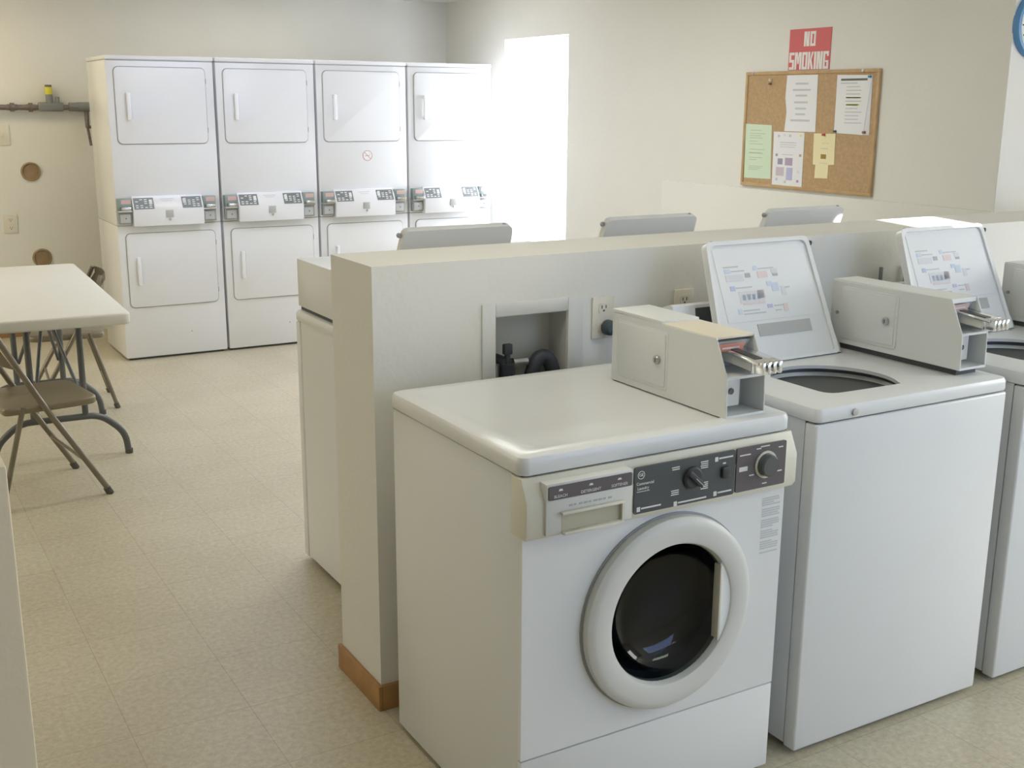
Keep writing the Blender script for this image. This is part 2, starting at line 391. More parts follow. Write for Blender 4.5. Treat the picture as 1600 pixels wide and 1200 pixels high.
# ------------------------------------------------------------------ coin boxes
def coin_box(parent, name, x0, w, yf, yb, z0, h, step, foot, door_out):
    """a coin meter case with sloped front; front looks to -y"""
    x1 = x0+w; th = 0.004; zs = z0+h*0.52
    prof = [(yf, z0), (yf+0.003, zs), (yf+0.044, z0+h), (yb, z0+h-0.004), (yb, z0)]
    c = mb(BOXPAINT)
    for a in (x0, x1-th): c.prism(prof, 'X', a, a+th, 0.0012, 1)
    ztop = z0+h
    if step:
        c.box(x0+th, x1-th, yf+0.215, yb, ztop-0.012, ztop-0.002)
        c.box(x0, x1, yf+0.235, yb, ztop-0.004, ztop+0.006, 0.002)
    else:
        c.box(x0+th, x1-th, yf+0.045, yb, ztop-0.012, ztop-0.001)
    c.box(x0+th, x1-th, yb-th, yb, z0, ztop-0.006)
    c.box(x0+th, x1-th, yf+0.001, yb-th, z0, z0+0.006)
    c.box(x0+th, x1-th, yf+0.004, yf+0.10, zs-0.004, zs+0.002)
    c.box(x0+th, x1-th, yf+0.075, yf+0.08, z0+0.006, zs-0.004)
    c.prism([(yf+0.052, ztop-0.012), (yf+0.098, zs+0.002), (yf+0.104, zs+0.002), (yf+0.07, ztop-0.012)], 'X', x0+th, x1-th)
    o = c.build(name, parent)
    if step:
        mb(BOXTOP).box(x0+0.001, x1-0.001, yf+0.046, yf+0.236, ztop-0.005, ztop+0.001, 0.0015).build('cover_plate', o)
    if foot: mb(DARKGAP).box(x0+0.012, x1-0.012, yf+0.02, yb-0.02, z0-0.016, z0).build('foot', o)
    # cash door on the left side
    d0, d1, e0, e1 = yf+0.215, yf+0.40, z0+0.024, z0+h-0.022
    fr = mb(BOXPAINT)
    fr.prism(rrect(d0-0.008, d1+0.006, e0-0.008, e1+0.006, 0.006, 3), 'X', x0-door_out, x0+0.001, 0.0015)
    fr.prism(rrect(d0, d1, e0, e1, 0.004, 3), 'X', x0-door_out-0.002, x0-door_out+0.0005, 0.0012)
    dr = fr.build('cash_door', o)
    l = mb(STEEL).lathe([(0.0105, 0), (0.0105, -0.006), (0.009, -0.008), (0.0001, -0.008)], (x0-door_out-0.002, d0+0.026, z0+h*0.50), 'X', 20)
    l.use(SLOT).box(x0-door_out-0.0108, x0-door_out-0.0098, d0+0.0245, d0+0.0275, z0+h*0.50-0.005, z0+h*0.50+0.005)
    l.build('lock', o)
    # coin slide
    xm = x0+w*0.62; zc = zs+0.039
    s_ = mb(CREAM2)
    s_.prism([(yf+0.085, zc+0.008), (yf+0.085, zc-0.014), (yf-0.028, zc-0.022), (yf-0.028, zc-0.001)], 'X', xm-0.026, xm+0.022, 0.002)
    s_.use(CHROME).prism([(yf+0.075, zc+0.014), (yf+0.075, zc+0.008), (yf-0.052, zc-0.002), (yf-0.052, zc+0.004)], 'X', xm-0.034, xm+0.030, 0.0015)
    s_.use(BLACKP).prism([(yf+0.075, zc+0.0155), (yf+0.075, zc+0.0135), (yf-0.03, zc+0.0055), (yf-0.03, zc+0.0075)], 'X', xm-0.022, xm-0.002)
    s_.use(CHROME)
    for q in range(4):
        s_.box(xm-0.030+q*0.0155, xm-0.021+q*0.0155, yf-0.064, yf-0.028, zc-0.022, zc+0.005, 0.003)
    s_.box(xm-0.032, xm+0.030, yf-0.040, yf-0.028, zc-0.024, zc+0.006, 0.003)
    s_.build('coin_slide', o)
    # red instruction plate on the sloped face
    Mf = frameM((x0+th+0.006, yf+0.051, ztop-0.033), (1, 0, 0), (0, -0.010, 0.026))
    lb = mb(RED if step else PALERED).box(0, w-0.040, 0, 0.018, 0.0, 0.002, M=Mf)
    lb.use(INK).box(0.010, w-0.052, 0.007, 0.011, 0.002, 0.0025, M=Mf)
    lb.build('instruction_plate', o)
    # vault plate with its lock below
    vlt = mb(CREAM2).box(x0+th+0.001, x0+0.062, yf+0.030, yf+0.074, z0+0.018, zs-0.008, 0.002)
    vlt.build('coin_vault', o)
    mb(SLOT).lathe([(0.007, 0), (0.007, -0.003), (0.0001, -0.003)], (x0+0.036, yf+0.030, z0+0.052), 'Y', 16).build('vault_lock', o)
    return o

# ------------------------------------------------------------------ front loading washer
A = thing('front_load_washer', 'white front loading washer with round dark glass door and charcoal control panel', 'washer', (0, 0, 0))
WA, DA = 0.686, 0.60
c = mb(ENAMEL)
c.box(0.004, WA-0.004, 0.012, DA, 0.012, 0.836, 0.003)
c.build('cabinet', A)
# front panel (with the round hole) and service panel
CX, CZ, RH = 0.363, 0.480, 0.172
def front_panel():
    m = mb(ENAMEL); bm = m.bm
    outer = [(0.003, 0.228), (WA-0.003, 0.228), (WA-0.003, 0.722), (0.003, 0.722)]
    o_ = [bm.verts.new((x, 0.0, z)) for x, z in outer]; N = 48
    i_ = [bm.verts.new((CX+RH*math.cos(2*PI*q/N), 0.0, CZ+RH*math.sin(2*PI*q/N))) for q in range(N)]
    es = [bm.edges.new((o_[q], o_[(q+1) % 4])) for q in range(4)]+[bm.edges.new((i_[q], i_[(q+1) % N])) for q in range(N)]
    r = bmesh.ops.triangle_fill(bm, use_beauty=True, use_dissolve=False, edges=es)
    for f in [g for g in bm.faces]:
        ce = f.calc_center_median()
        if math.hypot(ce.x-CX, ce.z-CZ) < RH*0.93: bm.faces.remove(f)
    ex = bmesh.ops.extrude_face_region(bm, geom=list(bm.faces))
    vv = [g for g in ex['geom'] if isinstance(g, bmesh.types.BMVert)]
    bmesh.ops.translate(bm, verts=vv, vec=(0, 0.012, 0))
    bmesh.ops.recalc_face_normals(bm, faces=list(bm.faces))
    m._done(list(bm.faces)); return m
front_panel().build('front_panel', A)
mb(GASKET).box(0.006, WA-0.006, 0.004, 0.013, 0.2235, 0.2285).build('panel_seam', A)
mb(ENAMEL).box(0.003, WA-0.003, 0.0, 0.013, 0.012, 0.2240, 0.002).build('service_panel', A)
# top with a shallow dished surface
def washer_top(x0, x1, y0, y1, z0, z1, rim, dish):
    m = mb(ENAMEL); bm = m.bm
    def ring(i, z, r): return [bm.verts.new((x, y, z)) for x, y in rrect(x0+i, x1-i, y0+i, y1-i, max(0.004, r), 5)]
    R = [ring(0.002, z0, 0.02), ring(0, z0+0.003, 0.022), ring(0, z1-0.012, 0.022), ring(0.0035, z1-0.0035, 0.02), ring(0.012, z1, 0.016), ring(rim, z1, 0.02), ring(rim+0.012, z1-dish, 0.016)]
    fs = []
    for a, b in zip(R, R[1:]):
        n = len(a)
        for q in range(n): fs.append(bm.faces.new((a[q], a[(q+1) % n], b[(q+1) % n], b[q])))
    fs.append(bm.faces.new(R[-1])); fs.append(bm.faces.new(list(reversed(R[0]))))
    bmesh.ops.recalc_face_normals(bm, faces=fs); m._done(fs, True); return m
washer_top(-0.004, WA+0.004, -0.003, DA+0.004, 0.839, 0.8775, 0.042, 0.004).build('top', A)
mb(DARKGAP).box(0.004, WA-0.004, 0.004, DA, 0.834, 0.840).build('top_seam', A)
# cream console
con = mb(CREAM)
con.prism([(0.035, 0.836), (-0.004, 0.836), (-0.026, 0.790), (-0.026, 0.725), (-0.018, 0.714), (0.035, 0.714)], 'X', -0.004, WA+0.004, 0.003)
con.build('console', A)
YC = -0.0268
def facing(x, y, z): return frameM((x, y, z), (1, 0, 0), (0, 0, 1))     # u right, v up, n towards -y
# tilted upper band: everything on the console stands on its flat front
dr = mb(CREAM2)
dr.box(0.036, 0.240, YC-0.006, 0.0, 0.7215, 0.8265, 0.002)
drw = dr.build('dispenser_drawer', A)
g = mb(CREAM)
hx0, hx1, hz0, hz1 = 0.072, 0.210, 0.7235, 0.764
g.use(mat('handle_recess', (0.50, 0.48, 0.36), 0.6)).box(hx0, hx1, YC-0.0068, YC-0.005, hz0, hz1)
g.use(CREAM).box(hx0-0.004, hx1+0.006, YC-0.016, YC-0.006, hz1-0.002, hz1+0.004, 0.0015).box(hx1, hx1+0.006, YC-0.014, YC-0.006, hz0, hz1).box(hx0, hx1, YC-0.018, YC-0.006, hz0-0.003, hz0+0.004, 0.0015)
g.build('handle_recess', drw)
ds = mb(CTRL2).prism(rrect(0.040, 0.236, 0.794, 0.8215, 0.003, 2), 'Y', YC-0.0085, YC-0.005)
ds.use(INK)
for x, s, z in ((0.067, 'BLEACH', 0.8005), (0.137, 'DETERGENT', 0.8005), (0.205, 'SOFTENER', 0.8005)):
    ds.text(s, 0.0085, facing(x, YC-0.0088, z))
    ds.prism([(x-0.005, 0.811), (x+0.005, 0.811), (x+0.003, 0.815), (x-0.003, 0.815)], 'Y', YC-0.0092, YC-0.008)
ds.build('label_strip', drw)
sm = mb(GREYINK)
for q in range(9): sm.box(0.088+q*0.0115, 0.0965+q*0.0115-(0.003 if q % 3 == 1 else 0), YC-0.0066, YC-0.0058, 0.775, 0.779)
sm.build('small_print', drw)
# charcoal control plate
cp = mb(CTRL).prism(rrect(0.2465, 0.508, 0.7275, 0.826, 0.004, 2), 'Y', YC-0.003, YC+0.002)
plate = cp.build('control_plate', A)
yq = YC-0.0034
def dash(m, x0, x1, z, h=0.0028): m.box(x0, x1, yq-0.0003, yq+0.0002, z-h/2, z+h/2)
# round monogram badge, then the line of lettering under it
bd_ = mb(INK).lathe([(0.0088, yq+0.0002), (0.0088, yq-0.0003), (0.0074, yq-0.0003), (0.0074, yq+0.0002)], (0.262, 0, 0.8095), 'Y', 24)
bd_.text('GE', 0.0088, facing(0.262, yq, 0.8095)); bd_.build('badge', plate)
lt0 = mb(INK).text('Commercial', 0.0088, facing(0.2725, yq, 0.791)).text('Laundry', 0.0088, facing(0.2675, yq, 0.781)); dash(lt0, 0.252, 0.284, 0.7745, 0.0012); lt0.build('lettering', plate)
for x, z, wv in ((0.253, 0.737, 0.05), (0.347, 0.733, 0.075), (0.452, 0.8125, 0.038), (0.452, 0.737, 0.038)):
    q_ = mb(INK).box(x, x+0.0085, yq-0.0003, yq+0.0002, z-0.005, z+0.005); dash(q_, x+0.011, x+0.011+wv, z+0.001, 0.0034); q_.build('legend', plate)
for x, z, n_ in ((0.349, 0.807, 2), (0.424, 0.808, 4), (0.349, 0.757, 3), (0.426, 0.762, 4)):
    q_ = mb(INK)
    for q in range(n_): dash(q_, x-0.010+0.001*(q % 2), x+0.010, z+0.005-q*0.0044, 0.0022)
    q_.build('legend', plate)
mb(INK).box(0.474, 0.482, yq-0.0003, yq+0.0002, 0.7995, 0.8025).build('legend', plate)
kn = mb(BLACKP).lathe([(0.024, 0), (0.0235, -0.005), (0.020, -0.008), (0.0001, -0.008)], (0.393, YC-0.003, 0.783), 'Y', 28)
Mk = Matrix.Translation((0.393, YC-0.011, 0.783)) @ Matrix.Rotation(math.radians(42), 4, 'Y')
kn.box(-0.024, 0.024, -0.010, 0.003, -0.006, 0.006, 0.002, M=Mk)
kn.use(GREYINK).box(-0.004, 0.023, -0.0108, -0.0098, -0.001, 0.001, M=Mk)
kn.build('selector_knob', plate)
mb(BLACKP).prism(rrect(0.470, 0.493, 0.768, 0.794, 0.006, 3), 'Y', YC-0.010, YC-0.002, 0.002).build('push_button', plate)
tpz = mb(CTRL2).prism(rrect(0.513, 0.652, 0.7285, 0.8265, 0.003, 2), 'Y', YC-0.003, YC+0.002).build('timer_plate', A)
for x0, x1, z, h in ((0.520, 0.550, 0.810, 0.0028), (0.520, 0.543, 0.779, 0.010)):
    q_ = mb(INK); dash(q_, x0, x1, z, h); q_.build('legend', tpz)
for x, z in ((0.573, 0.8185), (0.585, 0.822), (0.597, 0.822), (0.636, 0.814), (0.636, 0.760), (0.556, 0.762), (0.594, 0.738)):
    q_ = mb(INK); dash(q_, x-0.007, x+0.006, z, 0.0026); q_.build('dial_mark', tpz)
kn = mb(CREAM).lathe([(0.0305, 0), (0.0305, -0.003), (0.0255, -0.003), (0.0255, 0)], (0.594, YC-0.0032, 0.7805), 'Y', 40)
kn.use(mat('knob_glassy', (0.10, 0.11, 0.11), 0.12)).lathe([(0.0252, -0.001), (0.024, -0.016), (0.021, -0.019), (0.0001, -0.0195)], (0.594, YC-0.0032, 0.7805), 'Y', 36)
kn.build('timer_knob', tpz)
# printed notice on the right of the front
st = mb(TEXTINK); z = 0.689; ln = 0
while z > 0.556:
    w_ = random.choice((0.052, 0.050, 0.048, 0.034)); st.box(0.620, 0.620+w_, -0.0006, 0.0004, z-0.0034, z); ln += 1
    z -= 0.0052 if ln % 4 else 0.0100
st.build('printed_notice', A)
# door
ring = mb(CREAM2)
ring.lathe([(0.216, 0.0), (0.218, -0.010), (0.216, -0.020), (0.209, -0.026), (0.198, -0.0285), (0.166, -0.0285), (0.160, -0.026), (0.156, -0.018), (0.155, 0.0)], (CX, 0, CZ), 'Y', 72)
door = ring.build('door', A)
mb(GASKET).lathe([(0.222, 0.0), (0.222, -0.003), (0.20, -0.003)], (CX, 0, CZ), 'Y', 72).build('door_gap', A)
# handle segment closing the right of the window (chord)
XCH = 0.491
def chord(r, y0, y1, m):
    a0 = math.acos((XCH-CX)/r); pts = [(CX+r*math.cos(a0*(1-2*q/16)), CZ+r*math.sin(a0*(1-2*q/16))) for q in range(17)]
    m.prism(pts, 'Y', y0, y1); return m
hs = mb(FRAMEW); chord(0.161, -0.0225, -0.004, hs)
hs.use(CREAM).box(XCH-0.004, XCH+0.003, -0.0265, -0.004, CZ-0.087, CZ+0.087, 0.0025)
hs.build('door_handle', door)
gl = mb(DOORGLASS)
prof = [(0.156, -0.012), (0.146, 0.006), (0.132, 0.030), (0.100, 0.046), (0.055, 0.054), (0.0001, 0.056)]
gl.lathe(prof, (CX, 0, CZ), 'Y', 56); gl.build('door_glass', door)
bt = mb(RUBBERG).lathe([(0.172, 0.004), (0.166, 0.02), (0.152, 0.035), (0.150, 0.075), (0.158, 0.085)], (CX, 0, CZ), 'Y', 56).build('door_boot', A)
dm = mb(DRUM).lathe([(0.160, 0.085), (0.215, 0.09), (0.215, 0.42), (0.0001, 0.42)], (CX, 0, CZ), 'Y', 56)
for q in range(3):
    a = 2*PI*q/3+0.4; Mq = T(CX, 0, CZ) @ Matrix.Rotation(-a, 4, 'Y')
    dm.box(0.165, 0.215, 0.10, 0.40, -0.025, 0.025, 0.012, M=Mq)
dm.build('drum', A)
coin_box(A, 'coin_box', 0.523, 0.110, 0.024, 0.452, 0.8765, 0.170, True, False, 0.0006)

# hollow the cabinet of the front loader so the drum can be looked into
def hollow_cabinet():
    o = next(c for c in A.children if c.name.startswith('cabinet'))
    m = mb(ENAMEL)
    m.box(0.004, 0.010, 0.012, DA, 0.012, 0.836, 0.001).box(WA-0.010, WA-0.004, 0.012, DA, 0.012, 0.836, 0.001)
    m.box(0.010, WA-0.010, DA-0.006, DA, 0.012, 0.836).box(0.010, WA-0.010, 0.014, DA-0.006, 0.828, 0.834).box(0.010, WA-0.010, 0.014, DA-0.006, 0.012, 0.018)
    me = o.data; m.bm.to_mesh(me); m.bm.free()
hollow_cabinet()
for q, (x, y) in enumerate(((0.05, 0.05), (WA-0.05, 0.05), (0.05, DA-0.05), (WA-0.05, DA-0.05))):
    mb(RUBBER).tube([(x, y, 0), (x, y, 0.014)], 0.02).build('foot', A)

# ------------------------------------------------------------------ top loading washers
B = thing('top_load_washer', 'white top loading washer with lid open, right beside the front loading washer', 'washer', (0.769, 0.002, 0), 0, 'top loading washers')
WB, DB = 0.660, 0.60
c = mb(ENAMEL)
c.box(0.006, 0.012, 0.040, DB, 0.02, 0.836).box(WB-0.012, WB-0.006, 0.040, DB, 0.02, 0.836).box(0.012, WB-0.012, DB-0.006, DB, 0.02, 0.836)
c.box(0.012, WB-0.012, 0.04, DB-0.006, 0.02, 0.03)
c.build('cabinet', B)
mb(ENAMEL).box(0.003, WB-0.003, 0.0, 0.0385, 0.014, 0.834, 0.006, 3).build('front_panel', B)
mb(DARKGAP).box(0.01, WB-0.01, 0.01, DB-0.01, 0.8335, 0.8385).build('deck_seam', B)
mb(DARKGAP).box(0.009, WB-0.009, 0.0384, 0.042, 0.03, 0.834).build('panel_seam', B)
def deck():
    m = mb(ENAMEL); bm = m.bm
    def ring(i, z, r): return [bm.verts.new((x, y, z)) for x, y in rrect(i, WB-i, -0.002+i, DB-i, max(0.004, r), 5)]
    R = [ring(0.002, 0.838, 0.02), ring(0, 0.841, 0.022), ring(0, 0.862, 0.022), ring(0.0035, 0.8695, 0.02), ring(0.011, 0.872, 0.016)]
    fs = []
    for a, b in zip(R, R[1:]):
        n = len(a)
        for q in range(n): fs.append(bm.faces.new((a[q], a[(q+1) % n], b[(q+1) % n], b[q])))
    arc = []
    cx_, cy_, rx, ry = 0.2500, 0.195, 0.150, 0.160
    for q in range(0, 21):
        a = math.radians(-38+q*(38+140)/20); arc.append((cx_+rx*math.cos(a), cy_+ry*math.sin(a)))
    loop = [(0.127, 0.29), (0.127, 0.135)]
    for q in range(6):
        t = q/5; P0, P1, P2 = Vector((0.127, 0.125)), Vector((0.128, 0.088)), Vector((0.175, 0.088)); v = P0*(1-t)**2+P1*2*t*(1-t)+P2*t*t; loop.append((v.x, v.y))
    loop += [(0.26, 0.085), (0.364, 0.084)] + arc
    H = [bm.verts.new((x, y, 0.8715)) for x, y in loop]
    n = len(H); es = [bm.edges.new((H[q], H[(q+1) % n])) for q in range(n)]
    n2 = len(R[-1]); es += [bm.edges.get((R[-1][q], R[-1][(q+1) % n2])) for q in range(n2)]
    bmesh.ops.triangle_fill(bm, use_beauty=True, use_dissolve=False, edges=es)
    def inside(px, py):
        r = False; j = len(loop)-1
        for i in range(len(loop)):
            xi, yi = loop[i]; xj, yj = loop[j]
            if (yi > py) != (yj > py) and px < (xj-xi)*(py-yi)/(yj-yi)+xi: r = not r
            j = i
        return r
    for f in list(bm.faces):
        ce = f.calc_center_median()
        if ce.z > 0.8705 and inside(ce.x, ce.y): bm.faces.remove(f)
    # lip going down into the tub
    H2 = [bm.verts.new((0.25+(v.co.x-0.25)*1.01, 0.2+(v.co.y-0.2)*1.01, 0.862)) for v in H]
    for q in range(n): bm.faces.new((H[q], H[(q+1) % n], H2[(q+1) % n], H2[q]))
    bmesh.ops.recalc_face_normals(bm, faces=list(bm.faces))
    m._done(list(bm.faces), False)
    for f in bm.faces:
        if f.calc_center_median().z < 0.8714: f.smooth = True
    return m
deck().build('deck', B)
bk = mb(BASKETD)
C0 = (0.252, 0.205, 0)
bk.lathe([(0.180, 0.864), (0.180, 0.842)], C0, 'Z', 48)
bk.use(BASKET).lathe([(0.180, 0.846), (0.172, 0.848), (0.168, 0.842), (0.168, 0.826)], C0, 'Z', 48)
bk.use(BASKETD).lathe([(0.168, 0.827), (0.170, 0.824), (0.170, 0.820)], C0, 'Z', 48)
bk.use(BASKET).lathe([(0.171, 0.821), (0.166, 0.820), (0.165, 0.45), (0.0001, 0.44)], C0, 'Z', 48)
bk.lathe([(0.06, 0.44), (0.045, 0.52), (0.028, 0.66), (0.022, 0.69), (0.0001, 0.695)], C0, 'Z', 24)
bk.build('wash_basket', B)
# open lid
lid_o = Vector((0, 0.409, 0.874)); lt = Vector((0, 0.139, 0.306)).normalized(); LL = 0.337
ML = frameM(lid_o, (1, 0, 0), lt)     # n points to the front and up
quad = [(0.078, 0.0), (0.487, 0.0), (0.473, LL), (0.112, LL)]
outl = fillet(quad, [0.012, 0.014, 0.02, 0.02], 5)
ld = mb(ENAMEL)
ld.prism(outl, 'Z', -0.018, -0.003, M=ML)
# raised rim round the inner face
bm = ld.bm
inn = fillet([(0.090, 0.010), (0.474, 0.010), (0.461, LL-0.011), (0.124, LL-0.011)], [0.01, 0.012, 0.018, 0.018], 5)
fs = []
n = len(outl)
oa = [bm.verts.new(ML @ Vector((x, y, -0.004))) for x, y in outl]; ob = [bm.verts.new(ML @ Vector((x, y, 0.004))) for x, y in outl]
ia = [bm.verts.new(ML @ Vector((x, y, 0.003))) for x, y in inn]; ib = [bm.verts.new(ML @ Vector((x, y, -0.0026))) for x, y in inn]
for q in range(n):
    w_ = (q+1) % n
    fs += [bm.faces.new((oa[q], oa[w_], ob[w_], ob[q])), bm.faces.new((ob[q], ob[w_], ia[w_], ia[q])), bm.faces.new((ia[q], ia[w_], ib[w_], ib[q]))]
bmesh.ops.recalc_face_normals(bm, faces=fs); ld._done(fs, True)
lid = ld.build('lid', B)
sh = mb(PAPER)
def r_(x0, x1, y0, y1, m, n_=0.0006): sh.use(m).box(x0, x1, y0, y1, -0.0032, -0.0024+n_, M=ML)
r_(0.130, 0.455, 0.115, 0.315, mat('lid_sheet', (0.80, 0.81, 0.815), 0.5), 0.0008)
def blk(x, y, w_, h, m): r_(x, x+w_, y, y+h, m, 0.0016)
blk(0.155, 0.2640, 0.050, 0.0035, TEXTINK)
blk(0.155, 0.2480, 0.020, 0.012, BLUEINK2); blk(0.178, 0.252, 0.045, 0.003, TEXTINK); blk(0.155, 0.226, 0.060, 0.018, PALEBOX); blk(0.222, 0.234, 0.018, 0.012, GREYINK)
blk(0.255, 0.2520, 0.013, 0.012, BLUEINK2); blk(0.272, 0.254, 0.055, 0.003, TEXTINK); blk(0.265, 0.230, 0.035, 0.018, PINKINK); blk(0.315, 0.238, 0.022, 0.014, PALEBOX); blk(0.318, 0.232, 0.018, 0.008, GREYINK)
blk(0.162, 0.2000, 0.016, 0.013, BLUEINK); blk(0.182, 0.206, 0.055, 0.003, TEXTINK); blk(0.186, 0.165, 0.085, 0.032, PALEBOX); blk(0.250, 0.175, 0.025, 0.022, PINKINK)
for q in range(4): blk(0.196+q*0.017, 0.172, 0.011, 0.016, BLUEINK2)
blk(0.195, 0.160, 0.075, 0.005, PINKINK)
blk(0.290, 0.2060, 0.018, 0.012, BLUEINK2); blk(0.305, 0.190, 0.024, 0.024, BLUEINK2); blk(0.336, 0.178, 0.016, 0.024, PALEBOX); blk(0.350, 0.196, 0.018, 0.004, TEXTINK)
blk(0.172, 0.1360, 0.013, 0.014, BLUEINK2); blk(0.190, 0.143, 0.055, 0.003, TEXTINK); blk(0.190, 0.134, 0.075, 0.003, TEXTINK)
blk(0.275, 0.1460, 0.018, 0.010, BLUEINK); blk(0.300, 0.149, 0.035, 0.003, TEXTINK); blk(0.330, 0.132, 0.016, 0.022, PINKINK); blk(0.300, 0.136, 0.022, 0.003, TEXTINK)
sh.build('instruction_sheet', lid)
bd = mb(BAND).box(0.225, 0.412, 0.072, 0.105, -0.003, -0.0012, M=ML)
bd.build('grey_label', lid)
for x, y in ((0.136, LL-0.006), (0.480, LL-0.022)): mb(GASKET).lathe([(0.0075, 0), (0.0075, 0.006), (0.005, 0.009), (0.0001, 0.009)], ML @ Vector((x, y, 0.0)), 'Y', 12).build('rubber_bumper', lid)
hg = mb(STEEL).tube([ML @ Vector((0.489, 0.0, 0.0)), ML @ Vector((0.493, 0.03, -0.004)), ML @ Vector((0.488, 0.06, -0.01))], 0.006, 8); hg.build('hinge', lid)
# console at the back
cs = mb(ENAMEL)
cs.prism([(0.535, 0.87), (0.556, 1.016), (0.566, 1.020), (DB, 1.010), (DB, 0.87)], 'X', 0.02, 0.50, 0.004)
cons = cs.build('console', B)
Mc = frameM((0.02, 0.5505, 0.978), (1, 0, 0), (0, 0.021, 0.146))
mb(CTRL).box(0.075, 0.40, -0.035, 0.030, -0.002, 0.0016, M=Mc).build('control_plate', cons)
mb(STEEL).lathe([(0.0085, 0), (0.0085, -0.005), (0.0001, -0.006)], (0.116, -0.002, 0.852), 'Y', 20).build('lid_lock', B)
coin_box(B, 'coin_box', 0.539, 0.098, 0.055, 0.500, 0.888, 0.176, False, True, 0.003)
mb(GASKET).lathe([(0.005, 0), (0.005, -0.003), (0.0001, -0.003)], (0.539, 0.475, 0.972), 'X', 12).build('case_screw', B)
for x, y in ((0.06, 0.06), (WB-0.06, 0.06), (0.06, DB-0.06), (WB-0.06, DB-0.06)): mb(RUBBER).tube([(x, y, 0), (x, y, 0.022)], 0.02).build('foot', B)
C = dup(B, (1.501, 0.002, 0), 0, 'white top loading washer with lid open, cut off by the right picture edge')
# the row standing back to back on the other side of the knee wall
far_labels = ('white washer across the knee wall at its open end, plain box on top',
              'white washer across the knee wall, its raised lid just right of the window',
              'white washer across the knee wall, its raised sunlit lid below the notice board')
for q, ox in enumerate((0.842, 1.552, 2.232)):
    o = dup(B, (ox, 1.772, 0), PI, far_labels[q], skip=('coin_box',) if q == 0 else ())
    for ch in o.children:
        if ch.name.split('.')[0] == 'lid': ch.location.x += 0.047
    if q == 0:
        pb = mb(ENAMEL).box(0.530, 0.648, 0.006, 0.46, 0.884, 1.040, 0.004); pb.use(DARKGAP).box(0.540, 0.640, 0.012, 0.45, 0.8715, 0.885)
        pb.build('cash_box', o)

# ------------------------------------------------------------------ stacked dryers
D1 = thing('stacked_dryer', 'white stacked double dryer at the left end of the row, beside the gas pipe', 'dryer', (0.323, 5.222, 0), 0, 'stacked dryers along the back wall')
WD, DD = 0.618, 0.56
ZM, ZT = 0.815, 1.789
c = mb(ENAMEL2).box(0, WD, 0.0, DD, 0.014, ZM, 0.004); c.build('lower_cabinet', D1)
c = mb(ENAMEL2).box(0, WD, 0.0, DD, ZM+0.002, 1.762, 0.004); c.build('upper_cabinet', D1)
mb(ENAMEL2).box(-0.002, WD+0.002, -0.006, DD, 1.765, ZT, 0.006, 3).build('top_panel', D1)
mb(GASKET).box(0.004, WD-0.004, -0.0006, DD-0.01, 1.759, 1.767).build('top_seam', D1)
mb(DARKGAP).box(0.02, WD-0.02, 0.02, DD-0.02, 0.0, 0.016).build('base', D1)
def dryer_door(nm, x0, x1, z0, z1, hx, hz0, hz1):
    d = mb(ENAMEL2).prism(rrect(x0, x1, z0, z1, 0.028, 6), 'Y', -0.011, 0.0, 0.003)
    d.use(GASKET).prism(rrect(x0-0.004, x1+0.004, z0-0.0045, z1+0.004, 0.031, 6), 'Y', -0.0022, 0.001)
    d = d.build(nm, D1)
    h = mb(FRAMEW).box(hx-0.011, hx+0.011, -0.038, -0.024, hz0, hz1, 0.005, 3).box(hx-0.008, hx+0.008, -0.03, -0.009, hz1-0.022, hz1-0.002, 0.003).box(hx-0.008, hx+0.008, -0.03, -0.009, hz0+0.002, hz0+0.022, 0.003)
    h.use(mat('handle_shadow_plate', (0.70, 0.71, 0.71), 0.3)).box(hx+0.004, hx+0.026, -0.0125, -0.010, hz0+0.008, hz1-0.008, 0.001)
    h.build('handle', d)
    hn = mb(GASKET)
    for z in (z0+0.06, z1-0.09): hn.box(x1+0.002, x1+0.006, -0.006, 0.0, z, z+0.03)
    hn.build('hinge', d)
dryer_door('upper_door', 0.042, 0.566, 1.290, 1.724, 0.110, 1.424, 1.582)
dryer_door('lower_door', 0.044, 0.576, 0.325, 0.767, 0.104, 0.458, 0.628)
# coin meter housing across the middle
mh = mb(ENAMEL2)
mh.prism([(0.0, 0.815), (-0.060, 0.815), (-0.066, 0.905), (-0.022, 0.988), (0.0, 0.988)], 'X', 0.086, 0.502, 0.003)
mtr = mh.build('coin_meter', D1)
Ms = frameM((0, -0.066, 0.905), (1, 0, 0), (0, 0.044, 0.083))
for x0 in (0.094, 0.376):
    lp = mb(mat('hazed_panel', (0.19, 0.205, 0.205), 0.4)).box(x0, x0+0.116, 0.010, 0.082, 0.0, 0.0015, M=Ms); lp.use(INK)  # dark panel lifted to grey, with veiling haze put into its colour
    rr = random.Random(int(x0*1000))
    for q in range(5):
        for u in range(4):
            if rr.random() < 0.62: lp.box(x0+0.010+u*0.026, x0+0.026+u*0.026, 0.018+q*0.0125, 0.0235+q*0.0125, 0.0015, 0.002, M=Ms)
    lp.box(x0+(0.090 if x0 < 0.2 else 0.006), x0+(0.108 if x0 < 0.2 else 0.024), 0.04, 0.07, 0.0015, 0.002, M=Ms)
    lp.build('instruction_panel', mtr)
lk = mb(BAND).box(0.272, 0.318, -0.068, -0.062, 0.862, 0.905, 0.002); lk.use(STEEL).lathe([(0.008, -0.070), (0.0001, -0.072)], (0.295, 0, 0.852), 'Y', 14); lk.build('lock_plate', mtr)
tl = mb(TEXTINK).box(0.250, 0.330, 0.070, 0.074, 0.0, 0.0006, M=Ms).box(0.262, 0.320, 0.058, 0.061, 0.0, 0.0006, M=Ms); tl.build('small_print', mtr)
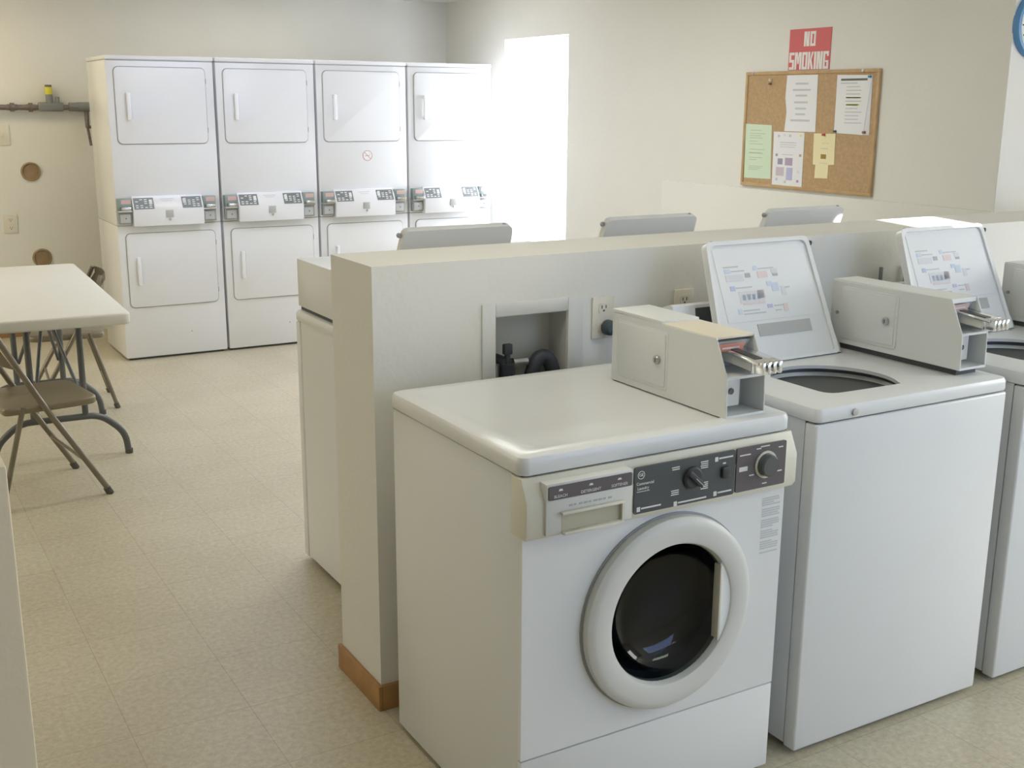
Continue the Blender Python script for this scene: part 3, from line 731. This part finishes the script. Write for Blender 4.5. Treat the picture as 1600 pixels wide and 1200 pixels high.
for x0, x1 in ((0.006, 0.084), (0.504, 0.582)):
    s_ = mb(GREENISH).box(x0, x1, -0.040, 0.0, 0.906, 0.978, 0.003)
    s_.use(PALERED).box(x0+0.018, x1-0.006, -0.0415, -0.039, 0.946, 0.970)
    s_.use(CHROME).box(x0+0.012, x1-0.012, -0.085, -0.038, 0.912, 0.930, 0.003).box(x0-0.002, x1+0.002, -0.050, -0.036, 0.900, 0.907)
    s_.build('coin_slide', D1)
    v = mb(GASKET).box(x0, x1, -0.036, 0.0, 0.828, 0.898, 0.002); v.use(mat('vault_door', (0.55, 0.57, 0.57), 0.45)).box(x0+0.008, x1-0.012, -0.044, -0.034, 0.836, 0.886, 0.002)
    v.use(SLOT).lathe([(0.004, -0.0455), (0.0001, -0.0455)], ((x0+x1)/2, 0, 0.862), 'Y', 12); v.build('coin_vault', D1)
mb(GASKET).lathe([(0.004, -0.001), (0.0001, -0.001)], (0.40, 0, 0.15), 'Y', 10).build('panel_screw', D1)
dl = ('white stacked double dryer second from the left end of the row', 'white stacked double dryer with a round no smoking sticker',
      'white stacked double dryer at the right end of the row, beside the window')
dry = [D1]
for q in range(3): dry.append(dup(D1, (0.323+(q+1)*0.633, 5.222, 0), 0, dl[q]))
ns = mb(PAPER).lathe([(0.034, 0), (0.034, -0.0012), (0.0001, -0.0012)], (0, 0, 0), 'Y', 36)
PR = mat('sticker_red', (0.70, 0.42, 0.42), 0.5)
ns.use(PR).lathe([(0.034, -0.0013), (0.034, -0.002), (0.029, -0.002), (0.029, -0.0013)], (0, 0, 0), 'Y', 36)
ns.box(-0.029, 0.029, -0.002, -0.0012, -0.0025, 0.0025, M=Matrix.Rotation(math.radians(45), 4, 'Y'))
ns.use(GREYINK).box(-0.018, 0.012, -0.0017, -0.0012, -0.004, 0.002).tube([(0.014, -0.0013, 0.002), (0.018, -0.0013, 0.008), (0.014, -0.0013, 0.014)], 0.001, 6)
ns.build('no_smoking_sticker', dry[2], (1.926-dry[2].location.x, -0.0005, 1.198))

# ------------------------------------------------------------------ back wall: gas pipe, vent openings, small fitting
gp = thing('gas_pipe', 'dark iron gas pipe along the back wall with a grey valve', 'pipe', (0, YB-0.045, 1.49))
p = mb(PIPE); p.tube([(-3.0, 0, -0.01), (-0.02, 0, 0), (0.30, 0, 0)], 0.017)
for x in (-0.055, 0.055): p.tube([(x-0.03, 0, 0), (x+0.03, 0, 0)], [0.019, 0.019]).tube([(x-0.012, 0, 0), (x+0.012, 0, 0)], 0.028)
p.build('pipe_run', gp)
p = mb(PIPEG); p.box(0.10, 0.255, -0.022, 0.022, -0.024, 0.032, 0.010, 3).tube([(0.172, 0, 0.02), (0.172, 0, 0.082)], 0.022, 14).tube([(0.222, 0, 0.02), (0.222, 0, 0.066)], 0.012, 12)
vlv = p.build('valve_body', gp)
mb(YELV).tube([(0.172, 0, 0.082), (0.172, 0, 0.128)], 0.024, 14).build('yellow_cap', vlv)
mb(PIPE).tube([(0.172, 0, 0.128), (0.172, 0, 0.142)], 0.021, 14).build('cap_top', vlv)
p = mb(PIPEG); p.tube([(0.288, 0, 0.004), (0.345, 0, 0.004)], 0.028, 8).tube([(0.34, 0, 0.004), (0.44, 0, 0.004)], 0.030, 12); p.build('coupling', gp)
p = mb(PIPE); p.tube([(0.395, 0, 0), (0.395, 0, -0.13)], 0.014).tube([(0.395, 0, -0.13), (0.402, 0, -0.19), (0.408, 0.0, -0.245)], 0.009); p.build('drop_leg', gp)
mb(REDW).tube([(0.388, 0, -0.125), (0.425, 0, -0.125)], 0.010).build('side_tap', gp)
def vent(name, x, z, label):
    o = thing(name, label, 'vent opening', (x, YB, z), 0, 'round vent openings in the back wall')
    mb(BRASS).lathe([(0.062, 0.0), (0.060, -0.010), (0.052, -0.012), (0.050, -0.004)], (0, 0, 0), 'Y', 32).build('collar', o)
    mb(mat('vent_cap_brown', (0.31, 0.215, 0.125), 0.7, noise=(12, 0.2))).lathe([(0.052, -0.003), (0.03, -0.006), (0.0001, -0.007)], (0, 0, 0), 'Y', 32).build('cap', o)
vent('vent_opening', 0.026, 1.082, 'upper round brown vent opening, below the gas valve')
vent('vent_opening', 0.048, 0.516, 'lower round brown vent opening, just above the folding table')

# ------------------------------------------------------------------ folding table and chairs
def bend(pts, r=0.04, n=5):
    out = [Vector(pts[0])]
    for a, b, c in zip(pts, pts[1:], pts[2:]):
        a, b, c = Vector(a), Vector(b), Vector(c); A_, C_ = b+(a-b).normalized()*r, b+(c-b).normalized()*r
        for k in range(n+1):
            t = k/n; out.append(A_*(1-t)**2+b*2*t*(1-t)+C_*t*t)
    out.append(Vector(pts[-1])); return out
TB = thing('folding_table', 'off white plastic folding table on grey tube legs beside the dryers', 'table', (-0.335, 3.765, 0), math.radians(-2.2))
TW, TL = 0.265, 0.818
tp_ = mb(TABLE).prism(rrect(-TW, TW, -TL, TL, 0.03, 5), 'Z', 0.652, 0.700, 0.010, 3); tp_.build('tabletop', TB)
for s_, yy in ((-1, -0.44), (1, 0.295)):
    lg = mb(TUBEG)
    for x in (-0.105, 0.105): lg.tube([(x, yy, 0.652), (x, yy, 0.19)], 0.0135)
    lg.tube(bend([(-0.275, yy, 0.0), (-0.265, yy, 0.10), (-0.165, yy, 0.19), (0.165, yy, 0.19), (0.265, yy, 0.10), (0.275, yy, 0.0)], 0.05), 0.0145)
    leg = lg.build('leg', TB)
    for x in (-0.276, 0.276): mb(RUBBER).tube([(x, yy, 0.0), (x, yy, 0.02)], 0.017).build('foot_cap', leg)
    mb(TUBEG).tube([(-0.09, yy, 0.30), (0, yy-s_*0.30, 0.645)], 0.008).tube([(0.09, yy, 0.30), (0, yy-s_*0.30, 0.645)], 0.008).build('brace', TB)

def folding_chair(label, loc, rz):
    """faces local +x, origin on the floor under the seat"""
    t = thing('folding_chair', label, 'chair', loc, rz, 'tan metal folding chairs at the table')
    HW = 0.205
    st = mb(CHAIRM).prism(fillet([(-0.17, -0.185), (0.19, -0.19), (0.19, 0.19), (-0.17, 0.185)], [0.03, 0.06, 0.06, 0.03], 6), 'Z', 0.372, 0.402, 0.009, 3)
    st.build('seat', t)
    fx, bx = 0.195, -0.205
    def up_x(z): return fx-0.56*z
    for s_ in (-1, 1):
        y = s_*HW
        fr = mb(CHAIRT).tube(bend([(fx, y, 0.012), (up_x(0.40), y, 0.40), (up_x(0.62), y, 0.64), (up_x(0.62)-0.02, y*0.93, 0.688)], 0.05), 0.0115)
        l = fr.build('front_leg', t); mb(RUBBER).tube([(fx+0.003, y, 0), (fx-0.012, y, 0.028)], 0.0145).build('foot_cap', l)
        yr = s_*(HW-0.026)
        fr = mb(CHAIRT).tube([(bx, yr, 0.012), (bx+0.27*0.40, yr, 0.40)], 0.0105)
        l = fr.build('rear_leg', t); mb(RUBBER).tube([(bx-0.003, yr, 0), (bx+0.006, yr, 0.026)], 0.0135).build('foot_cap', l)
    mb(CHAIRT).tube([(up_x(0.16), -HW, 0.16), (up_x(0.16), HW, 0.16)], 0.007).build('front_stretcher', t)
    mb(CHAIRT).tube([(bx+0.27*0.12, -HW+0.026, 0.12), (bx+0.27*0.12, HW-0.026, 0.12)], 0.007).build('rear_stretcher', t)
    # curved back panel and top rail
    bkp = MB().use(CHAIRM); bm = bkp.bm; rows = []
    for i in range(5):
        z = 0.55+0.138*i/4; row = []
        for j in range(13):
            u = -1+2*j/12; row.append(bm.verts.new((up_x(z if z < 0.64 else 0.64)-0.004-0.03*(1-u*u)-(0.012 if i > 2 else 0), u*0.19, z)))
        rows.append(row)
    fs = [bm.faces.new((rows[i][j], rows[i][j+1], rows[i+1][j+1], rows[i+1][j])) for i in range(4) for j in range(12)]
    ex = bmesh.ops.solidify(bm, geom=fs, thickness=0.012)
    bkp._done(list(bm.faces), True); bkp.build('backrest', t)
    return t
folding_chair('tan metal folding chair at the near end of the folding table', (-0.488, 2.962, 0), math.radians(8.5))
folding_chair('tan metal folding chair on the dryer side of the folding table', (-0.147, 4.33, 0), math.radians(175))

# ------------------------------------------------------------------ right wall: notice board, papers, sign, clock
bb = thing('bulletin_board', 'cork notice board in a thin wooden frame holding several papers', 'notice board', (XW, 2.446, 1.409))
MW = frameM((0, 0, 0), (0, -1, 0), (0, 0, 1))      # u towards the camera side, v up, n out of the wall (-x)
HU, HV = 0.448, 0.287
c = mb(CORK).box(-HU+0.012, HU-0.012, -HV+0.012, HV-0.012, 0.0, 0.010, M=MW); c.build('cork_panel', bb)
c = mb(CORKFR)
for q in ((-HU, HU, HV-0.016, HV), (-HU, HU, -HV, -HV+0.016), (-HU, -HU+0.016, -HV+0.016, HV-0.016), (HU-0.016, HU, -HV+0.016, HV-0.016)): c.box(*q, 0.0, 0.016, 0.002, M=MW)
c.build('frame', bb)
sc_ = mb(STEEL)
for u in (-HU+0.055, HU-0.10): sc_.lathe([(0.008, -0.016), (0.007, -0.020), (0.0001, -0.0205)], (0, -u, HV-0.008), 'X', 12)
sc_.build('mounting_screw', bb)
def wallM(y, z): return frameM((XW-0.0105, y, z), (0, -1, 0), (0, 0, 1))
def paper(name, label, pts, m, prints=(), curl=0.0, off=0.0):
    """pts: (y, z) corners from top left clockwise; prints: (u0,u1,v0,v1,mat) as fractions of the sheet"""
    cy_ = sum(p[0] for p in pts)/len(pts); cz_ = sum(p[1] for p in pts)/len(pts)
    o = thing(name, label, 'notice', (XW-0.0105-off, cy_, cz_))
    P = [(-(y-cy_), z-cz_) for y, z in pts]
    M_ = frameM((0, 0, 0), (0, -1, 0), (0, 0, 1))
    s_ = mb(m).prism(P, 'Z', 0.0004, 0.0016, M=M_); s_.build('sheet', o)
    if prints:
        u0, u1 = min(p[0] for p in P), max(p[0] for p in P); v0, v1 = min(p[1] for p in P), max(p[1] for p in P)
        q_ = MB()
        for a, b, c_, d_, mm in prints: q_.use(mm).box(u0+(u1-u0)*a, u0+(u1-u0)*b, v0+(v1-v0)*c_, v0+(v1-v0)*d_, 0.0016, 0.0020, M=M_)
        q_.build('print', o)
    return o
rr = random.Random(3)
pr1 = [(0.5-w/2, 0.5+w/2, z, z+0.035, TEXTINK) for w, z in ((0.40, 0.83), (0.55, 0.72), (0.36, 0.62), (0.42, 0.50), (0.34, 0.39), (0.30, 0.29), (0.60, 0.18))]
paper('paper_notice', 'white sheet with seven centred text lines, under the red sign',
      [(2.594, 1.676), (2.384, 1.676), (2.378, 1.406), (2.592, 1.406), (2.584, 1.50), (2.598, 1.57)], PAPER, pr1)
pr2 = [(0.12, 0.88, 0.90, 0.935, BLACKINK), (0.12, 0.60, 0.85, 0.87, TEXTINK)]
for q in range(11): pr2.append((0.30, 0.30+rr.uniform(0.35, 0.50), 0.79-q*0.06, 0.807-q*0.06, TEXTINK))
pr2 += [(0.30, 0.72, 0.605, 0.632, mat('faded_yellow', (0.78, 0.79, 0.55), 0.8)), (0.32, 0.70, 0.485, 0.515, YELLOWHL)]
paper('paper_notice', 'white sheet whose edge shows from under the yellow highlighted rules sheet', [(2.13, 1.665), (2.041, 1.668), (2.037, 1.400), (2.10, 1.399)], mat('paper_grey', (0.74, 0.74, 0.77), 0.8))
paper('paper_notice', 'white rules sheet with black header bar and yellow highlighting',
      [(2.257, 1.672), (2.043, 1.668), (2.072, 1.399), (2.254, 1.405)], PAPER, pr2, off=0.0016)
pr3 = [(0.18, 0.18+rr.uniform(0.25, 0.6), z, z+0.014, mat('green_text', (0.50, 0.60, 0.47), 0.8)) for z in (0.88, 0.82, 0.78, 0.74, 0.68, 0.63, 0.53, 0.47, 0.46, 0.38, 0.34, 0.22, 0.19, 0.16)]
paper('paper_notice', 'pale green sheet of small text on the notice board', [(2.879, 1.437), (2.683, 1.433), (2.671, 1.164), (2.872, 1.161)], PAPERG, pr3)
pr4 = [(0.22, 0.75, 0.80, 0.815, TEXTINK), (0.22, 0.75, 0.76, 0.772, TEXTINK), (0.24, 0.72, 0.72, 0.732, TEXTINK), (0.3, 0.66, 0.58, 0.592, TEXTINK),
       (0.18, 0.34, 0.40, 0.51, PURPLE), (0.42, 0.66, 0.39, 0.53, mat('mauve_print', (0.45, 0.36, 0.48), 0.7)), (0.14, 0.40, 0.19, 0.35, mat('mauve_pale', (0.60, 0.52, 0.60), 0.7)), (0.48, 0.68, 0.12, 0.35, mat('lavender', (0.50, 0.50, 0.72), 0.7))]
for u, v, mm in ((0.14, 0.90, TEXTINK), (0.32, 0.92, PALEBOX), (0.50, 0.91, TEXTINK), (0.84, 0.92, YELLOWHL), (0.10, 0.55, PURPLE), (0.86, 0.56, CORKFR), (0.14, 0.10, BLUEINK), (0.42, 0.06, TEXTINK), (0.82, 0.09, PURPLE), (0.82, 0.26, PALEBOX)):
    pr4.append((u, u+0.07, v, v+0.045, mm))
paper('paper_notice', 'white flyer with four small mauve pictures on the notice board', [(2.665, 1.402), (2.449, 1.402), (2.446, 1.137), (2.659, 1.134)], PAPER, pr4)
paper('paper_notice', 'pale yellow note with a narrow tail and a brown square',
      [(2.386, 1.400), (2.244, 1.401), (2.240, 1.256), (2.276, 1.254), (2.277, 1.189), (2.364, 1.187), (2.362, 1.250), (2.380, 1.252)], PAPERY,
      [(0.38, 0.62, 0.44, 0.54, mat('brown_print', (0.36, 0.24, 0.06), 0.7)), (0.35, 0.68, 0.66, 0.675, TEXTINK), (0.4, 0.7, 0.78, 0.79, TEXTINK), (0.35, 0.7, 0.34, 0.35, TEXTINK)])
def pin(y, z, m, label):
    o = mb(m).lathe([(0.0065, 0.0), (0.0065, -0.004), (0.004, -0.007), (0.004, -0.012), (0.006, -0.014), (0.0001, -0.016)], (0, 0, 0), 'X', 12).build('push_pin')
    o.location = (XW-0.0125, y, z); return tag(o, label, 'pin', 'push pins on the notice board')
pin(2.315, 1.395, PINR, 'red push pin at the top of the pale yellow note')
pin(2.052, 1.661, PINB, 'blue push pin at the top right corner of the white rules sheet')
pin(2.243, 1.412, PINK_, 'black push pin at the lower left corner of the white rules sheet')
pin(2.062, 1.412, mat('pin_maroon', (0.35, 0.12, 0.10), 0.4), 'maroon push pin at the lower right corner of the paired white sheets')
pin(2.705, 1.655, PINW, 'pale push pin in bare cork, left of the white torn edged sheet')
pin(2.708, 1.637, mat('pin_brown', (0.33, 0.16, 0.10), 0.4), 'brown push pin in bare cork, under the pale push pin')
# sign
sg = thing('no_smoking_sign', 'red and white NO SMOKING sign on the wall above the notice board', 'sign', (XW, 2.463, 1.796))
SU, SV0, SV1 = 0.139, -0.0965, 0.0965
s_ = mb(REDS).box(-SU, SU, SV0, SV1, 0, 0.003, M=MW); s_.build('plate', sg)
lt_ = mb(WHITES)
def blockletters(names, W, gap, v0, v1, s):
    """tall condensed white capitals"""
    m = lt_; x = -(sum(W)+gap*(len(W)-1))/2; H = v1-v0
    k = [0]
    def top():
        k[0] += 1; return 0.0036+0.00004*k[0]
    def bar(a, b, c, d): m.box(a, b, c, d, 0.0030, top(), M=MW)
    def quad(p): m.prism(p, 'Z', 0.0030, top(), M=MW)
    for ch, w in zip(names, W):
        a, b = x, x+w
        if ch == 'S':
            bar(a, b, v1-s, v1); bar(a, b, v0+H/2-s/2, v0+H/2+s/2); bar(a, b, v0, v0+s); bar(a, a+s, v0+H/2, v1); bar(b-s, b, v0, v0+H/2)
        elif ch == 'M':
            bar(a, a+s, v0, v1); bar(b-s, b, v0, v1); quad([(a+s-0.002, v1), (a+s+0.006, v1), ((a+b)/2+0.003, v0+H*0.45), ((a+b)/2-0.004, v0+H*0.30)]); quad([(b-s+0.002, v1), (b-s-0.006, v1), ((a+b)/2-0.003, v0+H*0.45), ((a+b)/2+0.004, v0+H*0.30)])
        elif ch == 'O':
            bar(a, b, v1-s, v1); bar(a, b, v0, v0+s); bar(a, a+s, v0, v1); bar(b-s, b, v0, v1)
        elif ch == 'K':
            bar(a, a+s, v0, v1); quad([(b-s, v1), (b, v1), (a+s+0.008, v0+H*0.48), (a+s-0.001, v0+H*0.40)]); quad([(b-s, v0), (b, v0), (a+s+0.010, v0+H*0.58), (a+s, v0+H*0.48)])
        elif ch == 'I': bar(a, b, v0, v1)
        elif ch == 'N':
            bar(a, a+s, v0, v1); bar(b-s, b, v0, v1); quad([(a+s-0.003, v1), (a+s+0.007, v1), (b-s+0.003, v0), (b-s-0.007, v0)])
        elif ch == 'G':
            bar(a, b, v1-s, v1); bar(a, b, v0, v0+s); bar(a, a+s, v0, v1); bar(b-s, b, v1-H*0.28, v1); bar(b-s, b, v0, v0+H*0.46); bar(b-s-0.008, b, v0+H*0.38, v0+H*0.48)
        x = b+gap
blockletters('SMOKING', [0.034, 0.046, 0.036, 0.036, 0.014, 0.038, 0.036], 0.0042, -0.0945, -0.0125, 0.0128)
blockletters('NO', [0.036, 0.036], 0.006, 0.014, 0.083, 0.0125)
lt_.build('lettering', sg)
# clock
ck = thing('wall_clock', 'round wall clock with a blue rim, cut off at the upper right corner', 'clock', (3.196, YE, 1.851))
mb(CLOCKB).lathe([(0.128, 0.0), (0.130, -0.015), (0.124, -0.028), (0.112, -0.030), (0.104, -0.020), (0.104, -0.012)], (0, 0, 0), 'Y', 56).build('rim', ck)
f = mb(CLOCKF).lathe([(0.106, -0.010), (0.0001, -0.0102)], (0, 0, 0), 'Y', 48)
f.use(mat('clock_centre', (0.80, 0.82, 0.78), 0.5)).lathe([(0.085, -0.0112), (0.0001, -0.0114)], (0, 0, 0), 'Y', 40); fc = f.build('face', ck)
h = mb(BLACKINK)
for q in range(12):
    h.box(-0.003, 0.003, -0.0125, -0.0116, 0.068, 0.080, M=Matrix.Rotation(q*PI/6, 4, 'Y'))
h.build('hour_marks', fc)
mb(BLACKINK).box(-0.003, 0.003, -0.016, -0.014, -0.01, 0.055, M=Matrix.Rotation(math.radians(130), 4, 'Y')).build('hour_hand', ck)
mb(BLACKINK).box(-0.002, 0.002, -0.019, -0.017, -0.012, 0.075, M=Matrix.Rotation(math.radians(40), 4, 'Y')).build('minute_hand', ck)
